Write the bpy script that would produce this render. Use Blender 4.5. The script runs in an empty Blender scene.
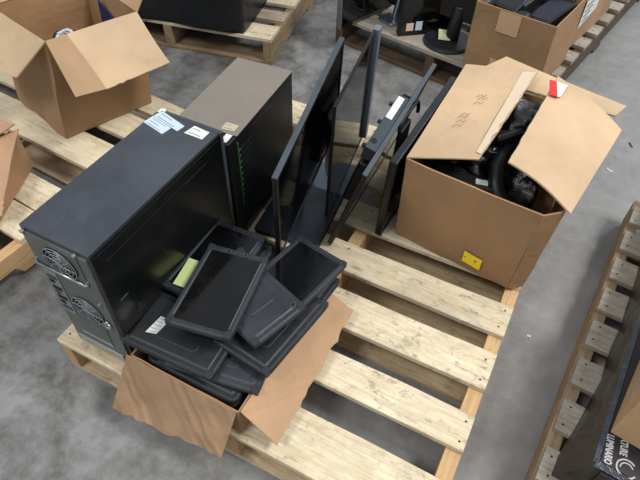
import bpy, bmesh, math, random
from mathutils import Vector, Matrix, noise
random.seed(7)
R=math.radians
scn=bpy.context.scene
COL=scn.collection
PI=math.pi

# ------------------------------------------------------------------ camera model (pallet frame: x along the deck boards, y away)
FPX=562.0
def cam_axes():
    p=R(48.25); r=R(1.72); a=R(-26.3)
    fw=Vector((0,math.cos(p),-math.sin(p))); up=Vector((0,math.sin(p),math.cos(p))); ri=Vector((1,0,0))
    c,s=math.cos(r),math.sin(r)
    Rr=ri*c+up*s; Uu=-ri*s+up*c
    ex=Vector((math.cos(a),math.sin(a),0)); ey=Vector((-math.sin(a),math.cos(a),0))
    t=lambda v: Vector((v.dot(ex),v.dot(ey),v.z))
    return t(Rr),t(Uu),t(fw)
RI,UP,FW=cam_axes()
cam=bpy.data.cameras.new('camera'); camo=bpy.data.objects.new('camera',cam); COL.objects.link(camo)
cam.sensor_width=36; cam.lens=FPX/640*36; cam.clip_start=.05; cam.clip_end=100
m=Matrix((( RI.x,UP.x,-FW.x,0),(RI.y,UP.y,-FW.y,0),(RI.z,UP.z,-FW.z,1.39),(0,0,0,1)))
camo.matrix_world=m
scn.camera=camo
D=.13   # deck height of the pallets

# ------------------------------------------------------------------ materials
def lin(c): return tuple(((x/255)/12.92 if x/255<=.04045 else ((x/255+.055)/1.055)**2.4) for x in c)+(1,)
def newmat(name):
    mt=bpy.data.materials.new(name); mt.use_nodes=True
    nt=mt.node_tree; b=nt.nodes['Principled BSDF']; return mt,nt,b
def N(nt,t,**k):
    n=nt.nodes.new(t)
    for a,v in k.items(): setattr(n,a,v)
    return n
def ramp(nt,stops):
    r=nt.nodes.new('ShaderNodeValToRGB'); e=r.color_ramp.elements
    while len(e)<len(stops): e.new(.5)
    for i,(p,c) in enumerate(stops): e[i].position=p; e[i].color=c
    return r
def coords(nt,scale=(1,1,1),rnd=True,kind='Object'):
    tc=N(nt,'ShaderNodeTexCoord'); mp=N(nt,'ShaderNodeMapping'); mp.inputs['Scale'].default_value=scale
    if rnd:
        oi=N(nt,'ShaderNodeObjectInfo'); mu=N(nt,'ShaderNodeVectorMath',operation='SCALE'); mu.inputs[0].default_value=(7.3,3.1,5.7)
        nt.links.new(oi.outputs['Random'],mu.inputs['Scale']); ad=N(nt,'ShaderNodeVectorMath',operation='ADD')
        nt.links.new(tc.outputs[kind],ad.inputs[0]); nt.links.new(mu.outputs[0],ad.inputs[1]); nt.links.new(ad.outputs[0],mp.inputs['Vector'])
    else: nt.links.new(tc.outputs[kind],mp.inputs['Vector'])
    return mp.outputs['Vector']
def noise_n(nt,vec,scale,detail=6,rough=.6,dist=0):
    n=N(nt,'ShaderNodeTexNoise'); n.inputs['Scale'].default_value=scale; n.inputs['Detail'].default_value=detail
    n.inputs['Roughness'].default_value=rough; n.inputs['Distortion'].default_value=dist
    nt.links.new(vec,n.inputs['Vector']); return n
def mix(nt,mode,fac,a,b):
    n=N(nt,'ShaderNodeMix',data_type='RGBA',blend_type=mode); 
    for sock,v in ((n.inputs[0],fac),(n.inputs[6],a),(n.inputs[7],b)):
        if hasattr(v,'is_linked'): nt.links.new(v,sock)
        else: sock.default_value=v
    return n.outputs[2]
def bump(nt,b,h,strength=.3,dist=.002):
    n=N(nt,'ShaderNodeBump'); n.inputs['Strength'].default_value=strength; n.inputs['Distance'].default_value=dist
    nt.links.new(h,n.inputs['Height']); nt.links.new(n.outputs[0],b.inputs['Normal'])

def wood(name,light,dark,stain=.5,speck=.5,var=.12):
    mt,nt,b=newmat(name)
    v=coords(nt,(1.2,16,16)); g=noise_n(nt,v,4,8,.65,1.2)
    c=ramp(nt,[(.3,lin(dark)),(.62,lin(light))]); nt.links.new(g.outputs['Fac'],c.inputs[0])
    v1=coords(nt,(2.5,150,150)); g1=noise_n(nt,v1,3,3,.6)
    fine=ramp(nt,[(.35,(.80,.78,.75,1)),(.6,(1,1,1,1))]); nt.links.new(g1.outputs['Fac'],fine.inputs[0])
    col=mix(nt,'MULTIPLY',.7,c.outputs[0],fine.outputs[0])
    v2=coords(nt,(1,1.6,1)); s=noise_n(nt,v2,9,7,.7,.5)
    st=ramp(nt,[(.40,(0,0,0,1)),(.72,(1,1,1,1))]); nt.links.new(s.outputs['Fac'],st.inputs[0])
    mm=N(nt,'ShaderNodeMath',operation='MULTIPLY'); nt.links.new(st.outputs[0],mm.inputs[0]); mm.inputs[1].default_value=stain
    col=mix(nt,'MIX',mm.outputs[0],col,lin(tuple(int(x*.62) for x in dark)))
    v3=coords(nt,(1,1.7,1)); s3=noise_n(nt,v3,30,5,.75,.6); area=noise_n(nt,v2,4,2,.5)
    sp=ramp(nt,[(.54,(0,0,0,1)),(.70,(1,1,1,1))]); nt.links.new(s3.outputs['Fac'],sp.inputs[0])
    ar=ramp(nt,[(.36,(0,0,0,1)),(.55,(1,1,1,1))]); nt.links.new(area.outputs['Fac'],ar.inputs[0])
    m2=N(nt,'ShaderNodeMath',operation='MULTIPLY'); nt.links.new(sp.outputs[0],m2.inputs[0]); nt.links.new(ar.outputs[0],m2.inputs[1])
    m3=N(nt,'ShaderNodeMath',operation='MULTIPLY'); nt.links.new(m2.outputs[0],m3.inputs[0]); m3.inputs[1].default_value=speck
    col=mix(nt,'MIX',m3.outputs[0],col,lin((70,58,52)))
    # knots
    v4=coords(nt,(2.2,7,7)); vo=N(nt,'ShaderNodeTexVoronoi'); vo.inputs['Scale'].default_value=1.3; nt.links.new(v4,vo.inputs['Vector'])
    kn=ramp(nt,[(.03,(1,1,1,1)),(.075,(0,0,0,1))]); nt.links.new(vo.outputs['Distance'],kn.inputs[0])
    k2=N(nt,'ShaderNodeMath',operation='MULTIPLY'); nt.links.new(kn.outputs[0],k2.inputs[0]); k2.inputs[1].default_value=.6
    col=mix(nt,'MIX',k2.outputs[0],col,lin((135,92,55)))
    oi=N(nt,'ShaderNodeObjectInfo'); mr=N(nt,'ShaderNodeMapRange'); nt.links.new(oi.outputs['Random'],mr.inputs[0]); mr.inputs[3].default_value=1-var; mr.inputs[4].default_value=1+var*.4
    hs=N(nt,'ShaderNodeHueSaturation'); nt.links.new(col,hs.inputs['Color']); nt.links.new(mr.outputs[0],hs.inputs['Value'])
    nt.links.new(hs.outputs[0],b.inputs['Base Color']); b.inputs['Roughness'].default_value=.75
    bump(nt,b,g1.outputs['Fac'],.35,.0015)
    return mt
def cardboard(name,c,dirt=.25,smudge=(60,55,55)):
    mt,nt,b=newmat(name)
    v=coords(nt); n1=noise_n(nt,v,3,5,.6); n2=noise_n(nt,v,14,6,.65)
    lo=tuple(int(x*.86) for x in c)
    r=ramp(nt,[(.3,lin(lo)),(.65,lin(c))]); nt.links.new(n1.outputs['Fac'],r.inputs[0])
    s=ramp(nt,[(.62,(0,0,0,1)),(.78,(1,1,1,1))]); nt.links.new(n2.outputs['Fac'],s.inputs[0])
    mm=N(nt,'ShaderNodeMath',operation='MULTIPLY'); nt.links.new(s.outputs[0],mm.inputs[0]); mm.inputs[1].default_value=dirt
    col=mix(nt,'MIX',mm.outputs[0],r.outputs[0],lin(smudge))
    nt.links.new(col,b.inputs['Base Color']); b.inputs['Roughness'].default_value=.72
    vw=coords(nt,(1,1,1)); wv=N(nt,'ShaderNodeTexNoise'); wv.inputs['Scale'].default_value=35; nt.links.new(vw,wv.inputs['Vector'])
    w2=N(nt,'ShaderNodeTexNoise'); w2.inputs['Scale'].default_value=7; w2.inputs['Distortion'].default_value=1.5; w2.inputs['Detail'].default_value=3; nt.links.new(vw,w2.inputs['Vector'])
    ad=N(nt,'ShaderNodeMath',operation='MULTIPLY_ADD'); nt.links.new(w2.outputs['Fac'],ad.inputs[0]); ad.inputs[1].default_value=2.5; nt.links.new(wv.outputs['Fac'],ad.inputs[2])
    bump(nt,b,ad.outputs[0],.35,.004)
    return mt
def plain(name,c,rough=.5,metal=0,spec=.5,bumps=0,bscale=60,var=0,coat=0,alpha=None):
    mt,nt,b=newmat(name)
    v=coords(nt,rnd=False); n=noise_n(nt,v,bscale if bumps else 8,4,.6)
    lo=tuple(x*(1-max(var,.04)) for x in lin(c)[:3])+(1,)
    r=ramp(nt,[(.3,lo),(.7,lin(c))]); nt.links.new(n.outputs['Fac'],r.inputs[0]); nt.links.new(r.outputs[0],b.inputs['Base Color'])
    b.inputs['Roughness'].default_value=rough; b.inputs['Metallic'].default_value=metal; b.inputs['Specular IOR Level'].default_value=spec
    b.inputs['Coat Weight'].default_value=coat
    if bumps: bump(nt,b,n.outputs['Fac'],bumps,.002)
    return mt
def dusty(name,c,d,amount=.35,rough=.35,scale=5,lo=.45,hi=.75,spots=None,spec=.5):
    mt,nt,b=newmat(name); v=coords(nt,rnd=False); n=noise_n(nt,v,scale,8,.7,.4)
    r=ramp(nt,[(lo,(0,0,0,1)),(hi,(1,1,1,1))]); nt.links.new(n.outputs['Fac'],r.inputs[0])
    mm=N(nt,'ShaderNodeMath',operation='MULTIPLY'); nt.links.new(r.outputs[0],mm.inputs[0]); mm.inputs[1].default_value=amount
    col=mix(nt,'MIX',mm.outputs[0],lin(c),lin(d))
    if spots:
        s=noise_n(nt,v,22,3,.5); rr=ramp(nt,[(.64,(0,0,0,1)),(.70,(1,1,1,1))]); nt.links.new(s.outputs['Fac'],rr.inputs[0])
        m4=N(nt,'ShaderNodeMath',operation='MULTIPLY'); nt.links.new(rr.outputs[0],m4.inputs[0]); m4.inputs[1].default_value=.5
        col=mix(nt,'MIX',m4.outputs[0],col,lin(spots))
    nt.links.new(col,b.inputs['Base Color'])
    ro=N(nt,'ShaderNodeMath',operation='MULTIPLY_ADD'); nt.links.new(r.outputs[0],ro.inputs[0]); ro.inputs[1].default_value=.25; ro.inputs[2].default_value=rough
    nt.links.new(ro.outputs[0],b.inputs['Roughness']); b.inputs['Specular IOR Level'].default_value=spec
    return mt
def concrete():
    mt,nt,b=newmat('concrete_floor'); v=coords(nt,rnd=False)
    n1=noise_n(nt,v,1.6,9,.7,.1); n2=noise_n(nt,v,26,8,.7); n3=noise_n(nt,v,5.5,9,.74,.15)
    r=ramp(nt,[(.3,lin((126,127,128))),(.7,lin((154,154,152)))]); nt.links.new(n1.outputs['Fac'],r.inputs[0])
    r2=ramp(nt,[(.35,(.80,.80,.80,1)),(.65,(1.0,1.0,1.0,1))]); nt.links.new(n2.outputs['Fac'],r2.inputs[0])
    col=mix(nt,'MULTIPLY',.8,r.outputs[0],r2.outputs[0])
    # stain mottling, stronger to the left where dimmer light is put into the colour
    sx=N(nt,'ShaderNodeSeparateXYZ'); nt.links.new(v,sx.inputs[0])
    r3=ramp(nt,[(.42,(0,0,0,1)),(.62,(1,1,1,1))]); nt.links.new(n3.outputs['Fac'],r3.inputs[0])
    mr=N(nt,'ShaderNodeMapRange'); nt.links.new(sx.outputs[0],mr.inputs[0]); mr.inputs[1].default_value=.35; mr.inputs[2].default_value=-.95
    mr.inputs[3].default_value=.15; mr.inputs[4].default_value=.85
    mm=N(nt,'ShaderNodeMath',operation='MULTIPLY'); nt.links.new(r3.outputs[0],mm.inputs[0]); nt.links.new(mr.outputs[0],mm.inputs[1])
    col=mix(nt,'MIX',mm.outputs[0],col,lin((76,71,66)))
    # light scuffs
    n4=noise_n(nt,v,60,3,.5); r4=ramp(nt,[(.72,(0,0,0,1)),(.76,(1,1,1,1))]); nt.links.new(n4.outputs['Fac'],r4.inputs[0])
    m4=N(nt,'ShaderNodeMath',operation='MULTIPLY'); nt.links.new(r4.outputs[0],m4.inputs[0]); m4.inputs[1].default_value=.35
    col=mix(nt,'MIX',m4.outputs[0],col,lin((200,200,200)))
    nt.links.new(col,b.inputs['Base Color']); b.inputs['Roughness'].default_value=.55
    bump(nt,b,n2.outputs['Fac'],.15,.003); return mt
def wrapfilm(name,c,rough=.25,alpha=1.0,bs=.8,scale=9):
    mt,nt,b=newmat(name); v=coords(nt,(1,3,1),rnd=False); n=noise_n(nt,v,scale,5,.6,1.5)
    r=ramp(nt,[(.3,lin(c)),(.75,lin(tuple(min(255,int(x*1.5)) for x in c)))]); nt.links.new(n.outputs['Fac'],r.inputs[0]); nt.links.new(r.outputs[0],b.inputs['Base Color'])
    b.inputs['Roughness'].default_value=rough; bump(nt,b,n.outputs['Fac'],bs,.01); 
    if alpha<1: b.inputs['Alpha'].default_value=alpha
    return mt

M=dict(
 pine=wood('pine_board',(240,228,200),(216,194,156),.38,.72),
 pine_old=wood('weathered_board',(190,176,154),(146,128,106),.35,.5),
 grey_wood=wood('grey_weathered_board',(186,178,164),(140,130,116),.35,.5),
 stringer=wood('stringer_wood',(212,176,130),(184,144,98),.15,.05),
 stringer_old=wood('old_stringer_wood',(176,152,120),(126,104,80),.4,.2),
 brown_wood=wood('brown_deck_underside',(120,92,70),(88,64,48),.35,.3),
 pine_low=wood('lower_pine_board',(216,194,160),(170,146,114),.35,.6), shade_str=wood('shaded_stringer_wood',(104,84,66),(70,56,44),.4,.2), nail=plain('nail_head',(70,62,58),.6,.6),  # the darkest stringer wood has the shade of the pallet sides in its colour
 cb=cardboard('cardboard_brown',(178,144,110)),
 cb_dark=cardboard('cardboard_shaded_side',(166,130,94),.3),  # box sides get less light than the flaps, put into a darker colour
 cb_lit=cardboard('cardboard_lit_flap',(208,178,142),.30,(120,95,75)),  # flaps lit from above, the brightness is put into the colour
 cb_flap=cardboard('cardboard_tan_flap',(196,158,120),.35,(130,95,65)),
 cb_dirty=cardboard('cardboard_dirty',(196,156,122),.7,(95,85,85)),
 cb_orange=cardboard('cardboard_orange',(196,158,116),.15),
 tape=plain('paper_tape',(205,170,132),.5),
 tape_clear=plain('shiny_tape',(216,196,170),.35),
 case=dusty('tablet_case_rubber',(38,42,48),(76,84,92),.35,.42,9,.4,.8),
 case_dark=dusty('tablet_case_black',(24,27,31),(62,68,76),.35,.42,9,.45,.8),
 screen=dusty('tablet_glass',(8,8,9),(42,38,34),.35,.09,14,.5,.75),
 screen_clean=dusty('tablet_glass_clean',(6,6,8),(30,30,36),.3,.12,18,.5,.8),
 ring=plain('lens_ring',(70,76,84),.35), lens=plain('lens_glass',(6,6,8),.1),
 strip=plain('grey_trim_highlight',(120,126,132),.35,.5),
 note=plain('pale_green_note',(218,232,160),.8), note2=plain('faded_note',(190,195,150),.8),
 white=plain('white_sticker',(225,226,222),.6), bluewhite=plain('blue_white_sticker',(196,214,226),.45),
 beige=plain('beige_sticker',(190,180,150),.6), pinkish=plain('peach_sticker',(225,200,180),.6),
 edge_highlight=plain('monitor_edge_highlight',(108,117,126),.28), print=plain('sticker_print',(128,136,146),.7), ink=plain('marker_ink',(128,112,98),.8), yellow=plain('yellow_label',(245,215,30),.55),
 red=plain('red_label',(215,50,45),.5),
 tower=dusty('tower_shell_sheen',(56,60,67),(92,98,109),.5,.30,3.5,.4,.8),  # bluish ceiling sheen of the top put into the shell colour
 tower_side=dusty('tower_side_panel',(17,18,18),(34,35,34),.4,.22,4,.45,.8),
 tower2_top=dusty('tower_dusty_top',(126,118,109),(140,131,121),.6,.45,4,.35,.7,spots=(95,100,120)),
 tower2_side=dusty('tower_side_black',(19,20,21),(32,34,35),.4,.3,4,.45,.8),
 rear=dusty('rear_steel',(82,86,82),(118,122,118),.5,.36,12,.4,.75,spec=.6),
 steel=plain('bare_steel',(175,182,186),.28,.9), darkhole=plain('dark_recess',(8,8,9),.7), green=plain('green_light_pipe',(50,110,60),.35),
 bezel=dusty('monitor_bezel',(30,32,35),(56,62,68),.4,.28,8,.4,.8), bezel_dark=dusty('monitor_frame_black',(17,17,18),(34,34,34),.4,.3,8,.4,.8),
 edge=dusty('monitor_lit_top_edge',(62,70,78),(92,102,112),.4,.40,8,.4,.8),  # light from above on the monitor tops put into a lighter grey-blue
 mscreen=plain('monitor_screen',(5,5,6),.07,spec=.8), mback=dusty('monitor_back',(15,16,18),(30,32,36),.4,.35,6,.4,.8),
 bluegrey=plain('blue_grey_stand',(110,122,134),.3), silver=plain('silver_stand',(150,162,172),.22,.85), base=dusty('monitor_base',(24,32,42),(46,58,72),.5,.28,7,.4,.8),
 port=plain('port_metal',(70,78,86),.4,.5), blackplastic=plain('black_plastic',(14,14,15),.5,bumps=.2),
 bag=wrapfilm('black_plastic_bag',(12,12,13),.22), wrap=wrapfilm('black_stretch_wrap',(17,20,24),.32,bs=.6,scale=6),
 film=wrapfilm('dark_wrapped_carton',(44,41,38),.3,bs=.5), film_blue=wrapfilm('bluish_wrap_edge',(46,50,60),.28),
 blackprint=plain('black_printed_carton',(44,40,42),.5), whiteprint=plain('white_print',(205,205,208),.6), pinkprint=plain('pink_print',(190,130,140),.6),
 bluecard=plain('navy_folder',(24,36,84),.5), cable=plain('white_cable',(205,208,212),.4), blackcable=plain('black_cable',(16,16,17),.45),
 bluescreen=plain('dark_blue_lid',(28,30,44),.25), greylid=plain('grey_laptop_lid',(84,88,96),.4),
 floor=concrete())

# ------------------------------------------------------------------ mesh helpers
def link(name,bm,mat,parent=None,smooth=False,bevel=0,seg=2,normals=True):
    if normals: bmesh.ops.recalc_face_normals(bm,faces=bm.faces)
    me=bpy.data.meshes.new(name); bm.to_mesh(me); bm.free()
    mats=mat if isinstance(mat,(list,tuple)) else [mat]
    for x in mats: me.materials.append(x)
    if smooth:
        for p in me.polygons: p.use_smooth=True
    o=bpy.data.objects.new(name,me); COL.objects.link(o)
    if parent is not None: o.parent=parent
    if bevel:
        md=o.modifiers.new('bevel','BEVEL'); md.width=bevel; md.segments=seg; md.limit_method='ANGLE'; md.angle_limit=R(35)
    return o
def thing(name,label,cat,loc=(0,0,0),rz=0,group=None,mat=None):
    o=bpy.data.objects.new(name,None); COL.objects.link(o); o.empty_display_size=.05
    if mat is not None: o.matrix_world=mat
    else: o.location=loc; o.rotation_euler=(0,0,rz)
    o['label']=label; o['category']=cat
    if group: o['group']=group
    return o
def tag(o,label,cat,group=None):
    o['label']=label; o['category']=cat
    if group: o['group']=group
    return o
def bx(bm,x0,x1,y0,y1,z0,z1,mi=0):
    vs=[bm.verts.new(p) for p in ((x0,y0,z0),(x1,y0,z0),(x1,y1,z0),(x0,y1,z0),(x0,y0,z1),(x1,y0,z1),(x1,y1,z1),(x0,y1,z1))]
    for f in ((0,3,2,1),(4,5,6,7),(0,1,5,4),(1,2,6,5),(2,3,7,6),(3,0,4,7)):
        fc=bm.faces.new([vs[i] for i in f]); fc.material_index=mi
def box(name,dims,mat,parent=None,bevel=0,**k):
    bm=bmesh.new(); bx(bm,*dims); return link(name,bm,mat,parent,bevel=bevel,**k)
def rr(a,b,r,n=5,corner=0):
    """rounded rectangle outline, half sizes a,b; corner>0 swells the corners"""
    pts=[]
    for cx,cy,s in ((a-r,b-r,0),(-a+r,b-r,90),(-a+r,-b+r,180),(a-r,-b+r,270)):
        for i in range(n+1):
            t=R(s+90*i/n); pts.append([cx+r*math.cos(t),cy+r*math.sin(t)])
    return pts
def loops(bm,specs,cap0=True,cap1=True,mi=0):
    """specs: list of (outline pts, z)"""
    rings=[[bm.verts.new((p[0],p[1],z)) for p in pts] for pts,z in specs]
    n=len(rings[0])
    for a,b in zip(rings,rings[1:]):
        for i in range(n): 
            f=bm.faces.new((a[i],a[(i+1)%n],b[(i+1)%n],b[i])); f.material_index=mi
    if cap0: bm.faces.new(rings[0][::-1]).material_index=mi
    if cap1: bm.faces.new(rings[-1]).material_index=mi
def tube(bm,pts,r,n=8,caps=True):
    pts=[Vector(p) for p in pts]; prev=None; rings=[]
    for i,p in enumerate(pts):
        t=(pts[min(i+1,len(pts)-1)]-pts[max(i-1,0)]).normalized()
        u=prev if prev is not None else (Vector((0,0,1)) if abs(t.z)<.9 else Vector((1,0,0)))
        u=(u-t*u.dot(t)).normalized(); prev=u; w=t.cross(u)
        rad=r[i] if isinstance(r,(list,tuple)) else r
        rings.append([bm.verts.new(p+(u*math.cos(2*PI*k/n)+w*math.sin(2*PI*k/n))*rad) for k in range(n)])
    for a,b in zip(rings,rings[1:]):
        for k in range(n): bm.faces.new((a[k],a[(k+1)%n],b[(k+1)%n],b[k]))
    if caps: bm.faces.new(rings[0][::-1]); bm.faces.new(rings[-1])
def smoothpath(cp,n=6):
    cp=[Vector(p) for p in cp]; out=[]
    P=[cp[0]]+cp+[cp[-1]]
    for i in range(1,len(P)-2):
        for k in range(n):
            t=k/n; a,b,c,d=P[i-1],P[i],P[i+1],P[i+2]
            out.append(.5*((2*b)+(-a+c)*t+(2*a-5*b+4*c-d)*t*t+(-a+3*b-3*c+d)*t**3))
    out.append(cp[-1]); return out
def sheet(bm,c,th=.004,nx=10,ny=10,amp=0.0,freq=6,seed=0,fn=None,rag=0):
    """a board with real thickness over the four corners c (going round); fn(u,v,p,n)->p"""
    c=[Vector(p) for p in c]; nrm=((c[1]-c[0]).cross(c[3]-c[0])).normalized()
    g=[]
    for j in range(ny+1):
        row=[]
        for i in range(nx+1):
            u,v=i/nx,j/ny
            p=(c[0]*(1-u)+c[1]*u)*(1-v)+(c[3]*(1-u)+c[2]*u)*v
            if amp: p=p+nrm*amp*noise.noise(p*freq+Vector((seed,seed*2.3,0)))
            if fn: p=fn(u,v,p,nrm)
            if rag and (v==1 or u==1 or u==0): p=p+(c[3]-c[0]).normalized()*rag*noise.noise(Vector((u*14+seed,v*11,seed)))
            row.append(p)
        g.append(row)
    T=[[bm.verts.new(p+nrm*th/2) for p in r] for r in g]; B=[[bm.verts.new(p-nrm*th/2) for p in r] for r in g]
    for j in range(ny):
        for i in range(nx):
            bm.faces.new((T[j][i],T[j][i+1],T[j+1][i+1],T[j+1][i])); bm.faces.new((B[j][i],B[j+1][i],B[j+1][i+1],B[j][i+1]))
    def side(a,b,a2,b2): bm.faces.new((a,b,b2,a2))
    for i in range(nx):
        side(T[0][i],T[0][i+1],B[0][i],B[0][i+1]); side(T[ny][i],T[ny][i+1],B[ny][i],B[ny][i+1])
    for j in range(ny):
        side(T[j][0],T[j+1][0],B[j][0],B[j+1][0]); side(T[j][nx],T[j+1][nx],B[j][nx],B[j+1][nx])
def pln(bm,c,th=.0008):
    sheet(bm,c,th,1,1)
def shiftobj(o,origin):
    """move mesh origin to `origin` (world/parent coordinates)"""
    v=Vector(origin); o.data.transform(Matrix.Translation(-v)); o.location=v; return o

# ------------------------------------------------------------------ floor
fl=box('floor',(-9,9,-6,12,-.1,0),M['floor']); fl['kind']='structure'

# ------------------------------------------------------------------ pallets
nailbm=bmesh.new(); tube(nailbm,[(0,0,0),(0,0,.0012)],.0028,8)
nailme=bpy.data.meshes.new('nail'); nailbm.to_mesh(nailme); nailbm.free(); nailme.materials.append(M['nail'])
def plank(name,x0,x1,y0,y1,z0,z1,mat,parent,jit=.0,axis='x',seed=0):
    """one sawn board, slightly waney edges, origin at its middle"""
    cx,cy,cz=(x0+x1)/2,(y0+y1)/2,(z0+z1)/2; bm=bmesh.new()
    L=(x1-x0) if axis=='x' else (y1-y0); W=(y1-y0) if axis=='x' else (x1-x0); H=z1-z0; n=10; ch=.0018
    rings=[]
    for i in range(n+1):
        t=-L/2+L*i/n
        e0=jit*noise.noise(Vector((t*5,seed*3.1,1))); e1=jit*noise.noise(Vector((t*5,seed*3.1,9)))
        a,b=-W/2+e0,W/2+e1
        sec=[(a,-H/2+ch),(a+ch,-H/2),(b-ch,-H/2),(b,-H/2+ch),(b,H/2-ch),(b-ch,H/2),(a+ch,H/2),(a,H/2-ch)]
        rings.append([bm.verts.new((t,s[0],s[1])) for s in sec])
    for p,q in zip(rings,rings[1:]):
        for k in range(8): bm.faces.new((p[k],p[(k+1)%8],q[(k+1)%8],q[k]))
    bm.faces.new(rings[0][::-1]); bm.faces.new(rings[-1])
    o=link(name,bm,mat,parent); o.location=(cx,cy,cz)
    if axis=='y': o.rotation_euler=(0,0,PI/2)
    return o
def nails(board,xs,ys,hz):
    for x in xs:
        for y in ys:
            n=bpy.data.objects.new('nail',nailme); COL.objects.link(n); n.parent=board
            n.location=(x+random.uniform(-.004,.004),y+random.uniform(-.004,.004),hz-.0004)
def pallet(label,loc,rz,L,W,boards,strs,bottoms,mats,nail_x=(),blocks=False,notch=False,jit=.003,over=0.0,group='wooden pallets on the floor'):
    """L along stringers (y), W along the deck boards (x from 0 to W)"""
    t=thing('wooden_pallet',label,'pallet',loc,rz,group)
    dt=.018
    for i,(a,b) in enumerate(boards):
        m_=mats['deck'] if not isinstance(mats['deck'],list) else mats['deck'][i%len(mats['deck'])]
        p=plank('deck_board',over,W-over,a,b,D-dt,D,m_,t,jit,seed=i+loc[0])
        w=b-a
        if nail_x: nails(p,[x-W/2 for x in nail_x],[-w*.27,w*.27],dt/2)
    for i,(a,b) in enumerate(strs):
        bm=bmesh.new()
        # stringer with two fork notches in the underside
        z0,z1=.017,D-dt; prof=[(0,z0)]
        for c in (L*.27,L*.73): prof+=[(c-.11,z0),(c-.09,z0+.035),(c+.09,z0+.035),(c+.11,z0)] if notch else []
        prof+=[(L,z0),(L,z1),(0,z1)]
        A=[bm.verts.new((y,-a,z)) for y,z in prof]; B=[bm.verts.new((y,-b,z)) for y,z in prof]; n=len(prof)
        for k in range(n): bm.faces.new((A[k],A[(k+1)%n],B[(k+1)%n],B[k]))
        bm.faces.new(A[::-1]); bm.faces.new(B)
        o=link('stringer',bm,mats['str'],t,bevel=.002); o.rotation_euler=(0,0,PI/2)
    for i,(a,b) in enumerate(bottoms):
        plank('bottom_board',0,W,a,b,0,.016,mats['bot'],t,jit,seed=i+5)
    return t

# main pallet (front middle): corner at x=-.934, y=.382
main=pallet('light pine pallet in the foreground carrying the towers, monitors and two cardboard boxes',(-.934,.382,0),0,1.22,1.017,
  [(0,.133),(.213,.308),(.383,.495),(.555,.66),(.735,.835),(.915,1.01),(1.09,1.22)],
  [(0,.038),(.505,.545),(.979,1.017)],[(0,.12),(.395,.485),(.56,.66),(.73,.83),(1.1,1.22)],
  dict(deck=M['pine'],str=M['stringer'],bot=M['pine_low']),nail_x=(.02,.525,.998))
# left pallet behind it
Lp=pallet('pine pallet at the left under the large open box, behind the nearer black tower',(-2.323,.173,0),R(-4),1.25,1.016,
  [(0,.12),(.19,.27),(.30,.38),(.48,.585),(.59,.70),(.815,.95),(1.0,1.12),(1.155,1.25)],
  [(0,.038),(.49,.528),(.978,1.016)],[(0,.12),(.60,.70),(.79,.90),(1.13,1.25)],
  dict(deck=M['pine'],str=M['stringer'],bot=M['pine_low']),nail_x=(.998,),notch=True)
# back pallet with the black load
bw=1.016
Bp=pallet('weathered pallet at the top under the black wrapped load',(-1.235-bw*math.cos(R(11)),1.95-bw*math.sin(R(11)),0),R(11),1.2,bw,
  [(0,.12),(.17,.26),(.33,.42),(.49,.58),(.65,.74),(.81,.9),(.97,1.2)],
  [(0,.04),(.49,.53),(.976,1.016)],[(0,.10),(.55,.65),(1.08,1.2)],
  dict(deck=[M['pine'],M['pine_old']],str=M['stringer_old'],bot=M['stringer_old']),nail_x=(.996,),notch=False)
# upper right pallet
UR0=Vector((-.085,2.11)); ua=R(-10.5); uo=UR0-Vector((math.cos(ua),math.sin(ua)))*1.016
Up=pallet('weathered grey pallet at the top right under the spare monitors and computer boxes',(uo.x,uo.y,0),ua,1.55,1.016,
  [(0,.12),(.17,.26),(.32,.41),(.47,.56),(.62,.71),(.77,.86),(.92,1.01),(1.07,1.16),(1.22,1.31),(1.37,1.55)],
  [(0,.04),(.49,.53),(.976,1.012)],[(0,.10),(.7,.8),(1.4,1.5)],
  dict(deck=M['grey_wood'],str=M['shade_str'],bot=M['shade_str']),nail_x=(.985,))  # sides and bottoms stand in shade, painted as darker wood
# right pallet
rw=R(-4.8)
r0=Vector((.242,.614)); ux=Vector((math.cos(rw),math.sin(rw))); uy=Vector((-math.sin(rw),math.cos(rw)))
ro=r0-uy*.20-ux*.004
yb=[.06,.20,.337,.475,.61,.74,.87,1.0,1.13]
Rp=pallet('weathered grey pallet at the right edge under the dark wrapped carton',(ro.x,ro.y,0),rw,1.27,1.0,
  [(a,a+.088) for a in yb],[(.0,.034),(.48,.52),(.96,1.0)],[(0,.12),(.55,.7),(1.1,1.22)],
  dict(deck=M['grey_wood'],str=M['stringer_old'],bot=M['pine_old']),nail_x=(.022,),over=.004)

# ------------------------------------------------------------------ computer towers
def mount(parent_name,label,cat,loc,rz,group=None): return thing(parent_name,label,cat,loc,rz,group)
# tower 1: local x 0..W (rear face at y=0 looks to the camera), y 0..Dp, z 0..H
W1,D1,H1=.186,.455,.428
t1=mount('computer_tower','large black computer tower in front, grey metal rear with two round fans facing out','computer',(-.881,.410,D),0,'desktop towers on the front pallet')
box('case_shell',(0,W1-.004,.004,D1-.013,0,H1),M['tower'],t1,bevel=.0015)
bm=bmesh.new(); bx(bm,W1-.005,W1,.004,D1-.013,.006,H1-.003); 
sp=link('side_panel',bm,M['tower_side'],t1,bevel=.0015)
bm=bmesh.new(); bx(bm,W1-.0005,W1+.0008,.035,.38,H1-.044,H1-.0424); link('pressed_line',bm,M['bezel'],sp)
bm=bmesh.new(); bx(bm,W1-.0005,W1+.0008,.01,.43,H1-.014,H1-.0124); link('pressed_line',bm,M['bezel'],sp)
bm=bmesh.new(); bx(bm,W1-.0005,W1+.0008,.03,.055,.255,.2565); link('pressed_line',bm,M['strip'],sp)
bm=bmesh.new(); tube(bm,[(W1-.002,.075,.18),(W1+.0015,.075,.18)],.013,16); link('thumb_latch',bm,M['bezel'],sp,smooth=False)
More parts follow.
